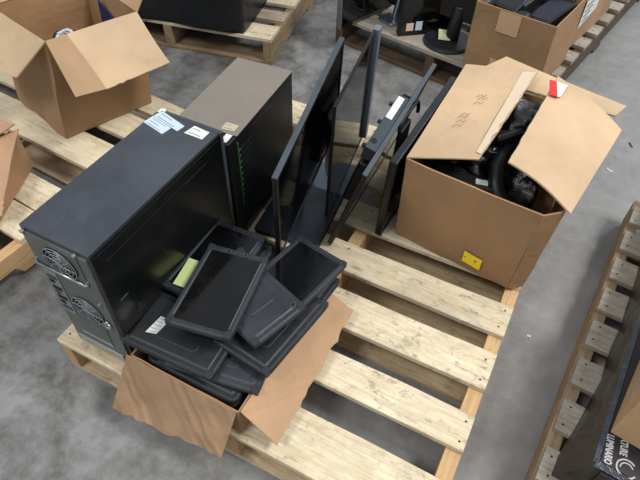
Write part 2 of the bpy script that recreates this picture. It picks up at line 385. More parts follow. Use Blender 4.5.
box('front_bezel',(0,W1+.0005,D1-.012,D1,0,H1),M['tower'],t1,bevel=.003,seg=3)
# rear plate sits inside the shell's back edge
rp=box('rear_panel',(.006,W1-.010,-.001,.0058,.010,H1-.012),M['rear'],t1,bevel=.001)
def fan(parent,cx,cz,r,hexed=False):
    bm=bmesh.new(); tube(bm,[(cx,-.0012,cz),(cx,-.0022,cz)],r,32); rec=link('fan_opening',bm,M['darkhole'],parent)
    bm=bmesh.new()
    for k in range(1,5):
        rad=r*(.22+.195*k); pts=[(cx+rad*math.cos(2*PI*i/36),-.004,cz+rad*math.sin(2*PI*i/36)) for i in range(37)]
        tube(bm,pts,.0011,5,False)
    for i in range(8):
        a=2*PI*i/8+.3; a2=a+.35
        tube(bm,[(cx+r*.2*math.cos(a),-.004,cz+r*.2*math.sin(a)),(cx+r*.6*math.cos(a+.2),-.004,cz+r*.6*math.sin(a+.2)),(cx+r*math.cos(a2),-.004,cz+r*math.sin(a2))],.0012,5)
    tube(bm,[(cx,-.003,cz),(cx,-.0052,cz)],r*.24,20)
    link('fan_grille',bm,M['steel'],rec)
    return rec
psu=box('power_supply',(.012,.152,-.003,-.0008,.318,.412),M['rear'],t1,bevel=.001)
def fan_at(parent,cx,cz,r,y=-.0025):
    f=fan(parent,cx,cz,r); f.location=(0,y,0)
fan_at(psu,.094,.366,.043)
fan_at(rp,.106,.206,.043,-.0002)
bm=bmesh.new(); tube(bm,[(.010,-.006,.326),(.150,-.006,.326)],.0035,8); tube(bm,[(.010,-.006,.326),(.010,.0,.326)],.004,8); tube(bm,[(.150,-.006,.326),(.150,0,.326)],.004,8)
link('lock_bar',bm,M['steel'],t1,smooth=True)
bm=bmesh.new()
bx(bm,.014,.052,-.0035,-.0008,.150,.305); io=link('port_plate',bm,M['steel'],t1,bevel=.0008)
for i,z in enumerate((.285,.268,.245,.228,.21,.19,.17)):
    b=bmesh.new(); bx(b,.020,.034 if i%2 else .046,-.0046,-.0034,z-.006,z+.005); link('port',b,M['darkhole'] if i%3 else M['port'],io)
for i in range(6):
    b=bmesh.new(); bx(b,.040,.138,-.0032,-.0008,.136-i*.013,.1445-i*.013); link('slot_cover',b,M['steel'] if i==5 else M['rear'],rp,bevel=.0006)
b=bmesh.new(); bx(b,.018,.158,-.0042,-.0008,.018,.050); link('silver_foot_plate',b,M['steel'],t1,bevel=.001)
for (x,z) in ((.012,.420),(.150,.420),(.012,.335),(.152,.335),(.160,.265)):
    b=bmesh.new(); tube(b,[(x,0,z),(x,-.006,z)],.0042,10); link('screw',b,M['steel'],t1,smooth=False)
b=bmesh.new()
pts=[(.159+.0085*math.cos(2*PI*i/20),-.006,.185+.0085*math.sin(2*PI*i/20)) for i in range(21)]; tube(b,pts,.003,6,False); tube(b,[(.159,-.001,.196),(.159,-.008,.196)],.005,8)
link('lock_ring',b,M['steel'],t1,smooth=True)
def sticker(parent,name,pts,mat,z,lines=0,label=None,lm='print',th=.0006):
    c=[(x,y,z+th/2) for x,y in pts]; bm=bmesh.new(); pln(bm,c,th); o=link(name,bm,M[mat],parent)
    if label: o['label']=label
    if lines:
        bm=bmesh.new(); a,b_,c_,d=[Vector(p) for p in c]; up=Vector((0,0,th*.8))
        for i in range(lines):
            v0=(i+.35)/lines; v1=v0+.16/lines; e=.80 if i%2==0 else .55
            q=lambda u,v:(a*(1-u)+b_*u)*(1-v)+(d*(1-u)+c_*u)*v+up
            pln(bm,[q(.1,v0),q(e,v0),q(e,v1),q(.1,v1)],.0003)
        link('sticker_lines',bm,M[lm],o)
    return o
# stickers on tower 1 top (world xy -> local)
def t1l(x,y): return (x+.881-.012,y-.410-.002)
sticker(t1,'sticker',[t1l(-.868,.802),t1l(-.800,.786),t1l(-.796,.815),t1l(-.864,.832)],'bluewhite',H1,3,'blue-white printed sticker with short lines')
sticker(t1,'sticker',[t1l(-.863,.833),t1l(-.776,.812),t1l(-.772,.836),t1l(-.858,.860)],'bluewhite',H1,2,'blue-white printed sticker with short lines')
sticker(t1,'sticker',[t1l(-.758,.815),t1l(-.706,.815),t1l(-.706,.845),t1l(-.752,.849)],'white',H1,2,'small white printed sticker')
sticker(t1,'sticker',[t1l(-.866,.850),t1l(-.848,.862),t1l(-.856,.872),t1l(-.866,.866)],'white',H1,0,'tiny white corner tag')

# tower 2 (dusty grey top), slightly turned, front bezel toward camera
t2=mount('computer_tower','smaller computer tower with a dusty grey-brown top behind the front tower','computer',(-.884,.888,D),R(4.5),'desktop towers on the front pallet')
W2,D2,H2=.180,.365,.362
b=bmesh.new(); bx(b,0,W2,.03,D2,0,H2-.004); link('case_shell',b,M['tower2_side'],t2,bevel=.003)
b=bmesh.new(); bx(b,-.001,W2+.0005,.030,D2+.001,H2-.0035,H2); link('top_cover',b,M['tower2_top'],t2,bevel=.0015)['label']='dusty grey-brown top cover'
b=bmesh.new(); 
prof=[(0,0),(.004,-.012),(.05,-.02),(W2-.03,-.02),(W2-.002,-.008),(W2,.0295),(0,.0295)]
loops(b,[([(x,y) for x,y in prof],0),([(x,y) for x,y in prof],H2-.003)]); fb=link('front_bezel',b,M['blackplastic'],t2,bevel=.003)
b=bmesh.new()
for i in range(9): bx(b,W2-.0005,W2+.0015,.040,.100,H2-.055-i*.02,H2-.050-i*.02)
link('vent_ribs',b,M['bezel'],t2)
b=bmesh.new(); bx(b,W2-.001,W2+.0025,.026,.0305,H2-.24,H2-.02); 
for i in range(9): bx(b,W2-.0005,W2+.002,.030,.040,H2-.052-i*.02,H2-.049-i*.02)
link('green_trim',b,M['green'],t2)['label']='green trim strip beside the vents'
b=bmesh.new(); bx(b,W2-.0005,W2+.0012,.115,.35,H2-.026,H2-.023); link('pressed_line',b,M['bezel'],t2)
sticker(t2,'sticker',[(.128,.040),(.165,.044),(.165,.070),(.128,.070)],'beige',H2,2,'faded beige sticker')
sticker(t2,'sticker',[(.150,.012-.018),(.168,.016-.018),(.168,.030),(.150,.030)],'white',H2-.0025,0,'small white sticker on the bezel top')

# ------------------------------------------------------------------ tablets in rugged cases
def insetrr(a,b,r,i): return rr(a-i,b-i,max(r-i,.002),5)
TA,TB,TR_,TH=.120,.0755,.018,.019
def caseoutline(i,swell=.0040):
    pts=insetrr(TA,TB,TR_,i)
    out=[]
    for x,y in pts:
        k=1 if (abs(x)>TA-.032 and abs(y)>TB-.032) else 0
        out.append((x+math.copysign(swell*k,x),y+math.copysign(swell*k,y)))
    return out
bmb=bmesh.new(); loops(bmb,[(rr(.0082,.0082,.004),0),(rr(.0095,.0095,.005),.002),(rr(.0095,.0095,.005),TH-.004),(rr(.0080,.0080,.004),TH-.0022)])
bmesh.ops.recalc_face_normals(bmb,faces=bmb.faces); bumpme=bpy.data.meshes.new('corner_bumper'); bmb.to_mesh(bumpme); bmb.free(); bumpme.materials.append(M['case'])
def tablet(label,loc,rz,face='up',tilt=(0,0),casem='case',screenm='screen',note=None,strips=False,sticker_=False,group='rugged tablets heaped in the small box',plain_=False,cams=True):
    mat=Matrix.Translation(loc)@Matrix.Rotation(rz,4,'Z')@Matrix.Rotation(tilt[0],4,'X')@Matrix.Rotation(tilt[1],4,'Y')
    t=thing('tablet',label,'tablet',group=group,mat=mat)
    bm=bmesh.new()
    if face=='up':
        loops(bm,[(caseoutline(.007),0),(caseoutline(.001),.004),(caseoutline(0),.010),(caseoutline(.0015),.016),(caseoutline(.005),TH),(caseoutline(.009,.0),TH),(caseoutline(.011,0),TH-.0035)])
        link('case',bm,M[casem],t,smooth=False,bevel=.0008)
        bm=bmesh.new(); loops(bm,[(insetrr(TA-.008,TB-.006,.008,.0058),TH-.0036),(insetrr(TA-.008,TB-.006,.008,.0062),TH-.0026)]); 
        sc=link('screen',bm,M[screenm],t)
        bm=bmesh.new()
        if strips:
            bm.free()
            for s in (-1,1):
                bm=bmesh.new(); bx(bm,-TA+.020,TA-.020,s*(TB-.0095)-.0010,s*(TB-.0095)+.0010,TH-.003,TH+.0004); link('rim_highlight',bm,M['strip'],t)  # gloss highlight along the rim modelled as a thin grey strip
        else: bm.free()
        if cams:
            for y in (-.022,.0,.022):
                bm=bmesh.new(); tube(bm,[(TA-.0085,y,TH-.003),(TA-.0085,y,TH+.0008)],.0056 if y else .0036,14); l=link('lens',bm,M['ring'],t)
                bm=bmesh.new(); tube(bm,[(TA-.0085,y,TH+.0004),(TA-.0085,y,TH+.0013)],.0034 if y else .002,12); link('lens_glass',bm,M['lens'],l)
        if note:
            sticker(t,'paper_note',note,'note',TH+.0003,0,'pale green paper note')
    else:
        loops(bm,[(caseoutline(.006),0),(caseoutline(.001),.004),(caseoutline(0),.009),(caseoutline(.001),.0135),(caseoutline(.006),TH-.001),(caseoutline(.013,0),TH-.001),(caseoutline(.016,0),TH+.0012)])
        cs=link('case',bm,M[casem],t,bevel=.0015)
        if not plain_:
            bm=bmesh.new(); loops(bm,[([(x-.006,y) for x,y in insetrr(.066,.040,.014,0)],TH+.0010),([(x-.006,y) for x,y in insetrr(.066,.040,.014,.002)],TH+.0030)]); link('hand_strap_plate',bm,M[casem],cs,bevel=.001)
            for sx,sy in ((1,1),(-1,1)):
                bm=bmesh.new(); tube(bm,[(sx*(TA-.020),sy*(TB-.020),TH),(sx*(TA-.020),sy*(TB-.020),TH+.0022)],[.0085,.0075],18); l=link('lens',bm,M['ring'] if sx>0 else M[casem],t)
                bm=bmesh.new(); tube(bm,[(sx*(TA-.020),sy*(TB-.020),TH+.0018),(sx*(TA-.020),sy*(TB-.020),TH+.0028)],.0052,16); link('lens_glass',bm,M['darkhole'],l)
        if sticker_:
            sticker(t,'barcode_sticker',sticker_,'white',TH+.0032,5,'white barcode sticker')
    if not plain_:
        for sx in (-1,1):
            for sy in (-1,1):
                cb_=bpy.data.objects.new('corner_bumper',bumpme); COL.objects.link(cb_); cb_.parent=t; cb_.location=(sx*(TA-.0068),sy*(TB-.0068),.003)
    # side buttons and port cover on the long edge
    bm=bmesh.new()
    for x0,x1 in ((-.075,-.045),(-.015,.012),(.05,.062),(.070,.082)): bx(bm,x0,x1,-TB-.0012,-TB+.002,.006,.0125)
    link('side_buttons',bm,M['case_dark'],t,bevel=.0008)
    return t
A90=R(90)
tablet('tablet lying screen up with a pale green note, nearest the front tower side',(-.627,.684,.287),R(91),'up',(R(-1),R(-1)),'case','screen_clean',note=[(-.106,.012),(-.022,.022),(-.024,.062),(-.108,.050)],strips=True)
tablet('topmost tablet, large dark smudged screen with thin grey rim highlights',(-.552,.596,.322),R(101),'up',(R(1),R(1.5)),'case','screen',strips=True)
tablet('tablet lying screen up at the back right of the heap in the small box',(-.436,.738,.276),R(80),'up',(R(-1),R(3)),'case','screen_clean',cams=False)
tablet('back-up tablet with a round corner lens, wedged between the two uncovered screens',(-.497,.628,.300),R(-19),'down',(R(2),R(0)),'case','screen')
tablet('tablet lying back up with a white barcode sticker, front left of the heap',(-.590,.492,.256),R(3),'down',(R(2),R(0)),'case_dark',sticker_=[(-.074,-.040),(-.048,-.034),(-.040,.010),(-.066,.010)])
tablet('tablet lying back up, its corner jutting towards the small box front corner',(-.498,.506,.232),R(10),'down',(R(1),R(1.2)),'case')
tablet('tablet lying back up with a ringed lens, along the small box right flap',(-.420,.612,.2585),R(83),'down',(0,R(2.)),'case_dark')
tablet('tablet edge showing beside the right flap, under the back right screen',(-.428,.700,.236),R(86),'down',(0,R(2)),'case_dark')
tablet('dark tablet edge low in the small box, just above the front flap',(-.525,.490,.209),R(1),'down',(0,0),'case_dark',plain_=True)
tablet('tablet under the green-noted screen, against the front tower',(-.604,.690,.260),R(92),'down',(0,0),'case_dark',plain_=True)
for i,(x,y,z,a) in enumerate([(-.525,.492,.188,0),(-.523,.494,.166,1),(-.525,.492,.143,0),(-.525,.680,.236-.022,2),(-.525,.680,.192,1),(-.525,.680,.170,0),(-.525,.680,.146,0),(-.600,.69,.237,90)]):
    tablet('buried dark tablet in the lower layers of the small box',(x,y,z-.003),R(a),'down',(0,0),'case_dark',plain_=True)

# ------------------------------------------------------------------ small open box holding the tablets
X0,X1,Y0,Y1,ZT=-.677,-.382,.400,.785,.232
sb=thing('cardboard_box','small torn cardboard box in front, flaps hanging open, full of tablets','box',(-.53,.59,D),0,'open cardboard boxes')
def rel(o,c): 
    o.data.transform(Matrix.Translation(-Vector(c))); return o
bm=bmesh.new(); z0=D+.002
for c in ([(X0,Y0,z0),(X1,Y0,z0),(X1,Y0,ZT),(X0,Y0,ZT)],[(X1,Y0,z0),(X1,Y1,z0),(X1,Y1,ZT+.004),(X1,Y0,ZT)],[(X1,Y1,z0),(X0,Y1,z0),(X0,Y1,ZT),(X1,Y1,ZT+.004)],[(X0,Y1,z0),(X0,Y0,z0),(X0,Y0,ZT),(X0,Y1,ZT)]):
    sheet(bm,c,.004,10,4,.0015,20,3)
sheet(bm,[(X0,Y0,z0),(X1,Y0,z0),(X1,Y1,z0),(X0,Y1,z0)],.004,2,2)
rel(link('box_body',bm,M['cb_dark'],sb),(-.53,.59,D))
bm=bmesh.new()
def crum(seed,amp=.004):
    def f(u,v,p,n): return p+n*amp*noise.noise(Vector((u*7+seed,v*2.2,seed)))*(.3+v)+n*amp*.6*(abs(noise.noise(Vector((u*9-v*4,seed,2)))))
    return f
sheet(bm,[(-.684,.394,.236),(-.386,.398,.231),(-.398,.334,.108),(-.706,.316,.085)],.004,36,14,fn=crum(4,.009),rag=.005,seed=2)
rel(link('flap',bm,M['cb'],sb),(-.53,.59,D))['label']='creased front flap hanging down'
bm=bmesh.new()
sheet(bm,[(-.378,.402,.234),(-.367,.775,.250),(-.293,.800,.165),(-.287,.398,.165)],.004,24,12,fn=crum(9,.003),rag=.008,seed=5)
rel(link('flap',bm,M['cb_flap'],sb),(-.53,.59,D))['label']='torn right flap leaning outwards'

# ------------------------------------------------------------------ monitors on the main pallet
def frame(nb,fb,ft,nt):
    nb,fb,ft,nt=[Vector(p) for p in (nb,fb,ft,nt)]
    u=(fb-nb); v=(nt-nb); w=u.length; h=v.length; u.normalize(); n=u.cross(v).normalized(); v=n.cross(u).normalized()
    return Matrix(((u.x,v.x,n.x,nb.x),(u.y,v.y,n.y,nb.y),(u.z,v.z,n.z,nb.z),(0,0,0,1))),w,h
def monitor(label,corners,th=.022,bez=.010,face=1,edge_mat='edge',backhull=True,group='monitors standing on the front pallet',screen_mat='mscreen',top_edge=True,right_edge=False,back='mback',hull=(.25,.75,.2,.8,.022)):
    """local x = along the width, y = up, z = the side the screen looks to (face=1) or away"""
    mat,w,h=frame(*corners)
    t=thing('monitor',label,'monitor',group=group,mat=mat)
    s=face
    bm=bmesh.new(); z0,z1=(-th,0) if s>0 else (0,th)
    bx(bm,0,w,0,h,*( (-th,-.002) if s>0 else (.002,th) )); link('back_cover',bm,M[back],t,bevel=.004)
    # frame of four bars around the glass
    zf0,zf1=((-.0022,.0015) if s>0 else (-.0015,.0022))
    bm=bmesh.new(); o_=[bm.verts.new((x,y,z)) for z in (zf0,zf1) for x,y in ((0,0),(w,0),(w,h),(0,h))]; i_=[bm.verts.new((x,y,z)) for z in (zf0,zf1) for x,y in ((bez,bez),(w-bez,bez),(w-bez,h-bez),(bez,h-bez))]
    for k in range(4):
        k2=(k+1)%4
        bm.faces.new((o_[4+k],o_[4+k2],i_[4+k2],i_[4+k])); bm.faces.new((o_[k2],o_[k],i_[k],i_[k2])); bm.faces.new((o_[k],o_[k2],o_[4+k2],o_[4+k])); bm.faces.new((i_[k2],i_[k],i_[4+k],i_[4+k2]))
    link('screen_frame',bm,M['bezel_dark'],t,bevel=.0008)
    bm=bmesh.new(); bx(bm,bez-.001,w-bez+.001,bez-.001,h-bez+.001,*((-.0025,-.0005) if s>0 else (.0005,.0025))); link('screen',bm,M[screen_mat],t)
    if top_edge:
        bm=bmesh.new(); bx(bm,.001,w-.001,h-.0005,h+.0022,*((-th+.001,.001) if s>0 else (-.001,th-.001))); link('top_edge',bm,M[edge_mat],t,bevel=.001)['label']='grey-blue top edge in a lit tone'  # edge lit from above, its brightness painted as a lighter colour
    if hull and backhull:
        a,b,c,d,e=hull; bm=bmesh.new()
        zz=(-th-e,-th+.001) if s>0 else (th-.001,th+e)
        bx(bm,w*a,w*b,h*c,h*d,*zz); link('back_hull',bm,M[back],t,bevel=.008,seg=3)
    return t,w,h
# M1
c1=((-.516,.808,.244),(-.589,1.279,.326),(-.554,1.226,.662),(-.481,.756,.581))
m1,w,h=monitor('widescreen monitor nearest the dusty tower, dark screen facing right',c1,.013,.010,hull=(.3,.7,.25,.75,.02))
def base_slab(parent_mat,name,parent,cx,cy,a,b,rz,z=.1315,mat='base',r=.02,th=.012):
    bm=bmesh.new(); loops(bm,[(rr(a,b,r),0),(rr(a,b,r),th*.6),(rr(a-.004,b-.004,r-.003),th)])
    o=link(name,bm,M[mat],parent,bevel=.0006)
    o.matrix_local=parent_mat.inverted()@Matrix.Translation((cx,cy,z))@Matrix.Rotation(rz,4,'Z'); return o
def worldtube(parent,name,pts,r,mat,flat=None):
    bm=bmesh.new(); tube(bm,smoothpath(pts),r,12); bm.transform(parent.matrix_world.inverted() if False else Matrix(parent['_m']) if False else INV[parent.name]); return link(name,bm,M[mat],parent,smooth=True)
INV={}
def reg(o): INV[o.name]=o.matrix_world.inverted() if False else o.matrix_basis.inverted(); return o.matrix_basis.copy()
m1m=reg(m1)
base_slab(m1m,'stand_base',m1,-.603,1.075,.105,.125,R(7))
worldtube(m1,'stand_neck',[(-.625,1.10,.142),(-.62,1.08,.24),(-.606,1.04,.35),(-.580,1.03,.43)],.018,'bezel_dark')
# M2
c2=((-.512,1.078,.155),(-.586,1.513,.155),(-.576,1.518,.563),(-.502,1.083,.560))
m2,w,h=monitor('squarish monitor second from the left, black bezel with highlight-toned far edge',c2,.008,.007,hull=(.25,.75,.25,.75,.025),top_edge=False)
bm=bmesh.new(); bx(bm,w-.028,w+.003,.0,h+.003,-.010,.013); link('side_edge',bm,M['edge_highlight'],m2,bevel=.004,seg=3)['label']='far side edge in a bright highlight tone'  # highlight on the glossy far bezel given as a brighter grey part
m2m=reg(m2)
base_slab(m2m,'stand_base',m2,-.565,1.275,.085,.080,R(8),z=.1315,mat='bluegrey',r=.05)
worldtube(m2,'stand_neck',[(-.595,1.28,.142),(-.60,1.28,.22),(-.585,1.28,.34)],.022,'silver')
# M3
c3=((-.458,1.0,.138),(-.467,1.518,.173),(-.371,1.497,.498),(-.363,.98,.463))
m3,w,h=monitor('leaning monitor mid-row, port panel and white label on its back',c3,.013,.014,hull=(.18,.82,.30,.80,.030))
bm=bmesh.new(); bx(bm,w*.18,w*.64,h*.86,h*.99,-.045,-.012); pp=link('port_housing',bm,M['port'],m3,bevel=.002)
bm=bmesh.new(); pln(bm,[(w*.43,h*.9905,-.043),(w*.62,h*.9905,-.043),(w*.62,h*.9905,-.024),(w*.43,h*.9905,-.024)],.001); link('white_sticker',bm,M['white'],pp)
for fx in (.22,.42,.58):
    bm=bmesh.new(); tube(bm,[(w*fx,h*.93,-.044),(w*fx,h*.93,-.056)],.006,10); link('knob',bm,M['blackplastic'],pp)
bm=bmesh.new(); tube(bm,[(w*.24,h*.99,-.033),(w*.24,h*.9935,-.033)],.009,14); link('socket',bm,M['darkhole'],pp)
# M4
c4=((-.345,1.106,.132),(-.330,1.555,.145),(-.312,1.52,.447),(-.328,1.087,.430))
m4,w,h=monitor('monitor squeezed upright against the big box, back towards the other monitors',c4,.020,.012,face=1,edge_mat='bezel',hull=(.3,.75,.25,.8,.018))
bm=bmesh.new(); pts=smoothpath([(w*.30,h*.70,-.035),(w*.30,h*.98,-.050),(w*.34,h*1.06,-.052),(w*.55,h*1.06,-.052),(w*.60,h*.98,-.050),(w*.60,h*.90,-.048)],5); tube(bm,pts,.006,8); link('carry_bracket',bm,M['blackplastic'],m4,smooth=True)
bm=bmesh.new(); bx(bm,w*.29,w*.44,h*.60,h*.99,-.054,-.040); link('stand_arm',bm,M['blackplastic'],m4,bevel=.003)

# ------------------------------------------------------------------ big cardboard box on the main pallet
BX0,BX1,BY0,BY1,BT=-.308,.088,1.118,1.585,.430
bc=Vector((-.11,1.35,D))
bb=thing('cardboard_box','big cardboard box on the front pallet with gaping flaps, yellow label and black contents','box',bc,0,'open cardboard boxes')
def wall(bm,a,b,ta,tb,seed,amp=.004,fn=None,nx=14,ny=10): sheet(bm,[a,b,tb,ta],.005,nx,ny,amp,7,seed,fn)
bm=bmesh.new(); z0=D+.003
F0=(-.308,1.142,z0); F1=(.048,1.098,z0); F2=(.083,1.125,z0); F3=(.092,1.575,z0); F4=(-.300,1.585,z0)
T0=(-.310,1.128,BT+.004); T1=(.055,1.095,BT); T2=(.100,1.135,BT+.0); T3=(.140,1.598,BT-.005); T4=(-.306,1.598,BT+.0)
wall(bm,F0,F1,T0,T1,1,.006); wall(bm,F1,F2,T1,T2,2,.002,nx=3); wall(bm,F2,F3,T2,T3,3,.006); wall(bm,F3,F4,T3,T4,4,.004); wall(bm,F4,F0,T4,T0,5,.003)
sheet(bm,[F0,F2,F3,F4],.004,2,2)
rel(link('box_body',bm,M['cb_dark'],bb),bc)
bm=bmesh.new(); sheet(bm,[(-.312,1.130,.438),(-.306,1.600,.462),(-.098,1.660,.468),(-.136,1.172,.468)],.004,16,12,.006,5,3,rag=.004)
fl_=rel(link('flap',bm,M['cb_lit'],bb),bc); fl_['label']='left flap folded half closed with pencil marks'
def onflap(u,v):
    a,b,c,d=[Vector(p) for p in ((-.312,1.130,.438),(-.306,1.600,.462),(-.098,1.660,.468),(-.136,1.172,.468))]
    return (a*(1-u)+b*u)*(1-v)+(d*(1-u)+c*u)*v+Vector((0,0,.0062))
for (u0,v0) in ((.30,.36),(.345,.37),(.39,.35),(.42,.37),(.55,.44),(.60,.46),(.63,.42)):
    pts=[onflap(u0+du,v0+dv) for du,dv in ((0,0),(.02,.04),(.005,.09),(.025,.12))]
    bm=bmesh.new(); tube(bm,smoothpath(pts,3),.0007,5); rel(link('pencil_mark',bm,M['ink'],fl_),bc)
bm=bmesh.new(); sheet(bm,[tuple(onflap(.06,.90)),tuple(onflap(.97,.80)),tuple(onflap(.97,.985)),tuple(onflap(.04,.985))],.0008,16,3,.002,20,6,rag=.008); rel(link('torn_tape',bm,M['tape_clear'],fl_),bc)
bm=bmesh.new(); 
def bendR(u,v,p,n): return p+n*.010*math.sin(v*PI)*1.0
sheet(bm,[(.112,1.125,.436),(.172,1.520,.442),(-.040,1.605,.500),(-.066,1.158,.500)],.005,16,12,.005,5,8,bendR,rag=.004)
fr=rel(link('flap',bm,M['cb_lit'],bb),bc); fr['label']='right flap propped up over the contents'
bm=bmesh.new(); sheet(bm,[(-.285,1.602,.438),(.150,1.602,.432),(.172,1.672,.428),(-.212,1.738,.446)],.005,14,6,.004,6,11,rag=.005)
rel(link('flap',bm,M['cb_lit'],bb),bc)['label']='rear flap lying back'
# labels on the box front
bm=bmesh.new(); pln(bm,[(-.094,1.108,.207),(-.040,1.102,.200),(-.040,1.101,.160),(-.094,1.107,.167)],.0015); yl=rel(link('yellow_label',bm,M['yellow'],bb),bc)
yl.location=(0,-.004,0); yl['label']='yellow price label'
bm=bmesh.new()
for a,b_ in ((.08,.14),(.60,.80)):
    x0=-.094+.054*a; x1=-.094+.054*b_; y=1.1065-.006*a; pln(bm,[(x0,y,.191),(x1,y,.190),(x1,y,.182),(x0,y,.183)],.001)
k=rel(link('printed_marks',bm,M['print'],yl),bc)
bm=bmesh.new(); pln(bm,[(-.056,1.566,.502),(-.036,1.566,.502),(-.018,1.486,.504),(-.040,1.486,.504)],.0012); rel(link('red_sticker',bm,M['red'],fr),bc).location=(0,0,.006)
bm=bmesh.new(); pln(bm,[(-.036,1.566,.502),(-.004,1.566,.500),(-.010,1.500,.500),(-.018,1.486,.504)],.0012); rel(link('white_sticker',bm,M['white'],fr),bc).location=(0,0,.006)

# contents of the big box
def blob(name,label,c,s,mat,seed,cat,amp=.35,fr_=2.2,group=None,sub=4,rz=0):
    bm=bmesh.new(); bmesh.ops.create_icosphere(bm,subdivisions=sub,radius=1)
    for v in bm.verts:
        p=v.co.copy(); k=1+amp*noise.noise(p*fr_+Vector((seed,0,0)))+amp*.45*abs(noise.noise(p*fr_*3+Vector((0,seed,0))))
        q=Vector([math.copysign(abs(x)**.7,x) for x in p]); v.co=Vector((q.x*s[0],q.y*s[1],q.z*s[2]))*k
    o=link(name,bm,M[mat],None,smooth=True); o.location=c; o.rotation_euler=(0,0,rz); tag(o,label,cat,group); return o
G='black electronics stuffed in the big box'
blob('plastic_bag','crumpled shiny black plastic bag at the rear of the big box opening',(-.08,1.47,.385),(.07,.085,.06),'bag',3.1,'bag',.5,3,G)
blob('plastic_bag','crumpled shiny black plastic bag mid-way down the big box opening',(-.16,1.38,.32),(.10,.12,.085),'bag',8.3,'bag',.45,3,G)
blob('plastic_bag','dark bag filling the bottom of the big box',(-.10,1.34,.215),(.13,.15,.06),'bag',5.7,'bag',.3,2.5,G)
bm=bmesh.new(); tube(bm,smoothpath([(-.075,1.40,.39),(-.100,1.30,.405),(-.085,1.22,.385),(-.04,1.17,.33),(-.01,1.15,.25)],6),[.014]*6+[.018]*6+[.021]*6+[.017]*7,10)
for v in bm.verts: v.co+=Vector((noise.noise(v.co*30),noise.noise(v.co*30+Vector((9,0,0))),noise.noise(v.co*25)))*.006
tag(link('curved_handset',bm,M['blackplastic'],None,smooth=True),'long curved black plastic piece lying over the contents of the big box','electronics',G)
dv=thing('docking_unit','flat black device with small white sticker near the front of the big box','electronics',(-.165,1.215,.35),R(12),G)
bm=bmesh.new(); bx(bm,-.085,.085,-.055,.06,-.02,.02); bm.transform(Matrix.Rotation(R(-14),4,'X')); link('device_body',bm,M['blackplastic'],dv,bevel=.008,seg=3)
bm=bmesh.new(); pln(bm,[(.030,-.045,.0215),(.062,-.045,.0215),(.062,-.015,.0215),(.030,-.015,.0215)],.001); bm.transform(Matrix.Rotation(R(-14),4,'X')); link('white_sticker',bm,M['white'],dv)
bm=bmesh.new()
for i in range(3):
    bx(bm,-.07,-.01+.01*i,-.03+.025*i,-.022+.025*i,.019,.024)
bm.transform(Matrix.Rotation(R(-14),4,'X')); link('vent_ribs',bm,M['bezel'],dv)
for k_,(x_,y_,z_,a_,l_) in enumerate(((-.060,1.53,.435,40,.05),(-.090,1.44,.440,-35,.045),(-.140,1.30,.400,20,.05))):
    bm=bmesh.new(); bx(bm,-l_,l_,-.014,.014,-.009,.009); o=link('power_brick',bm,M['blackplastic'],None,bevel=.004); o.location=(x_,y_,z_-.01); o.rotation_euler=(R(12),R(-9),R(a_)); tag(o,['black power brick nearest the rear flap of the big box','black power brick midway along the big box opening','black power brick nearest the front of the big box opening'][k_],'power brick',G)
for i,(c,rad) in enumerate((((-.11,1.40,.415),.035),((-.13,1.33,.405),.030))):
    bm=bmesh.new(); pts=[]
    for k in range(60): a=k*.42; pts.append((c[0]+(rad+.006*math.sin(k*1.3))*math.cos(a),c[1]+(rad*1.5)*math.sin(a),c[2]+.012*math.sin(k*.37)))
    tube(bm,pts,.0035,6); tag(link('coiled_cable',bm,M['blackcable'],None,smooth=True),['black cable coil near the rear of the big box opening','black cable coil in the middle of the big box opening'][i],'cable',G)
bm=bmesh.new(); bx(bm,-.05,.05,-.008,.008,-.03,.03); o=link('adapter_bar',bm,M['bezel'],None,bevel=.004); o.location=(-.115,1.36,.43); o.rotation_euler=(R(60),R(8),R(60)); tag(o,'narrow grey-black bar lying across the bags in the big box','electronics',G)

# ------------------------------------------------------------------ large open box at the left
F=Vector((-1.504,1.004,0)); Rr=Vector((-1.384,1.318,0)); Lf=Vector((-1.828,1.094,0)); Bk=Lf+Rr-F
def at(v,z): return (v.x,v.y,z)
lc=Vector((-1.6,1.2,D))
lb=thing('cardboard_box','large open cardboard box at the left with its flaps splayed outwards','box',lc,0,'open cardboard boxes')
z0=D+.003; ZL=.480
TF=Vector((-1.490,1.050,0)); TR=Vector((-1.372,1.340,0)); TL=Vector((-1.820,1.130,0)); TB_=Vector((-1.700,1.450,0))
bm=bmesh.new()
def crease(seed):
    def f(u,v,p,n): return p+n*(.010*noise.noise(Vector((u*3+seed,v*2,seed)))-.012*math.sin(PI*u)*math.sin(PI*v))
    return f
for a,b_,ta,tb,s in ((F,Rr,TF,TR,1),(Rr,Bk,TR,TB_,2),(Bk,Lf,TB_,TL,3),(Lf,F,TL,TF,4)):
    sheet(bm,[at(a,z0),at(b_,z0),at(tb,ZL),at(ta,ZL)],.005,14,12,.002,9,s,crease(s))
sheet(bm,[at(F,z0),at(Rr,z0),at(Bk,z0),at(Lf,z0)],.004,2,2)
rel(link('box_body',bm,M['cb_dark'],lb),lc)
def flapL(name,c,mat,seed,label,amp=.004,fn=None): 
    bm=bmesh.new(); sheet(bm,c,.005,16,10,amp,6,seed,fn,rag=.003); o=rel(link('flap',bm,M[mat],lb),lc); o['label']=label; return o
TM=TF+(TR-TF)*.22
flapL('flap',[at(TM,ZL+.002),at(TR,ZL+.002),(-1.196,1.262,.385),(-1.262,1.035,.392)],'cb_lit',2,'pale right flap folded outwards',.002,lambda u,v,p,n:p+n*.008*math.sin(PI*v))
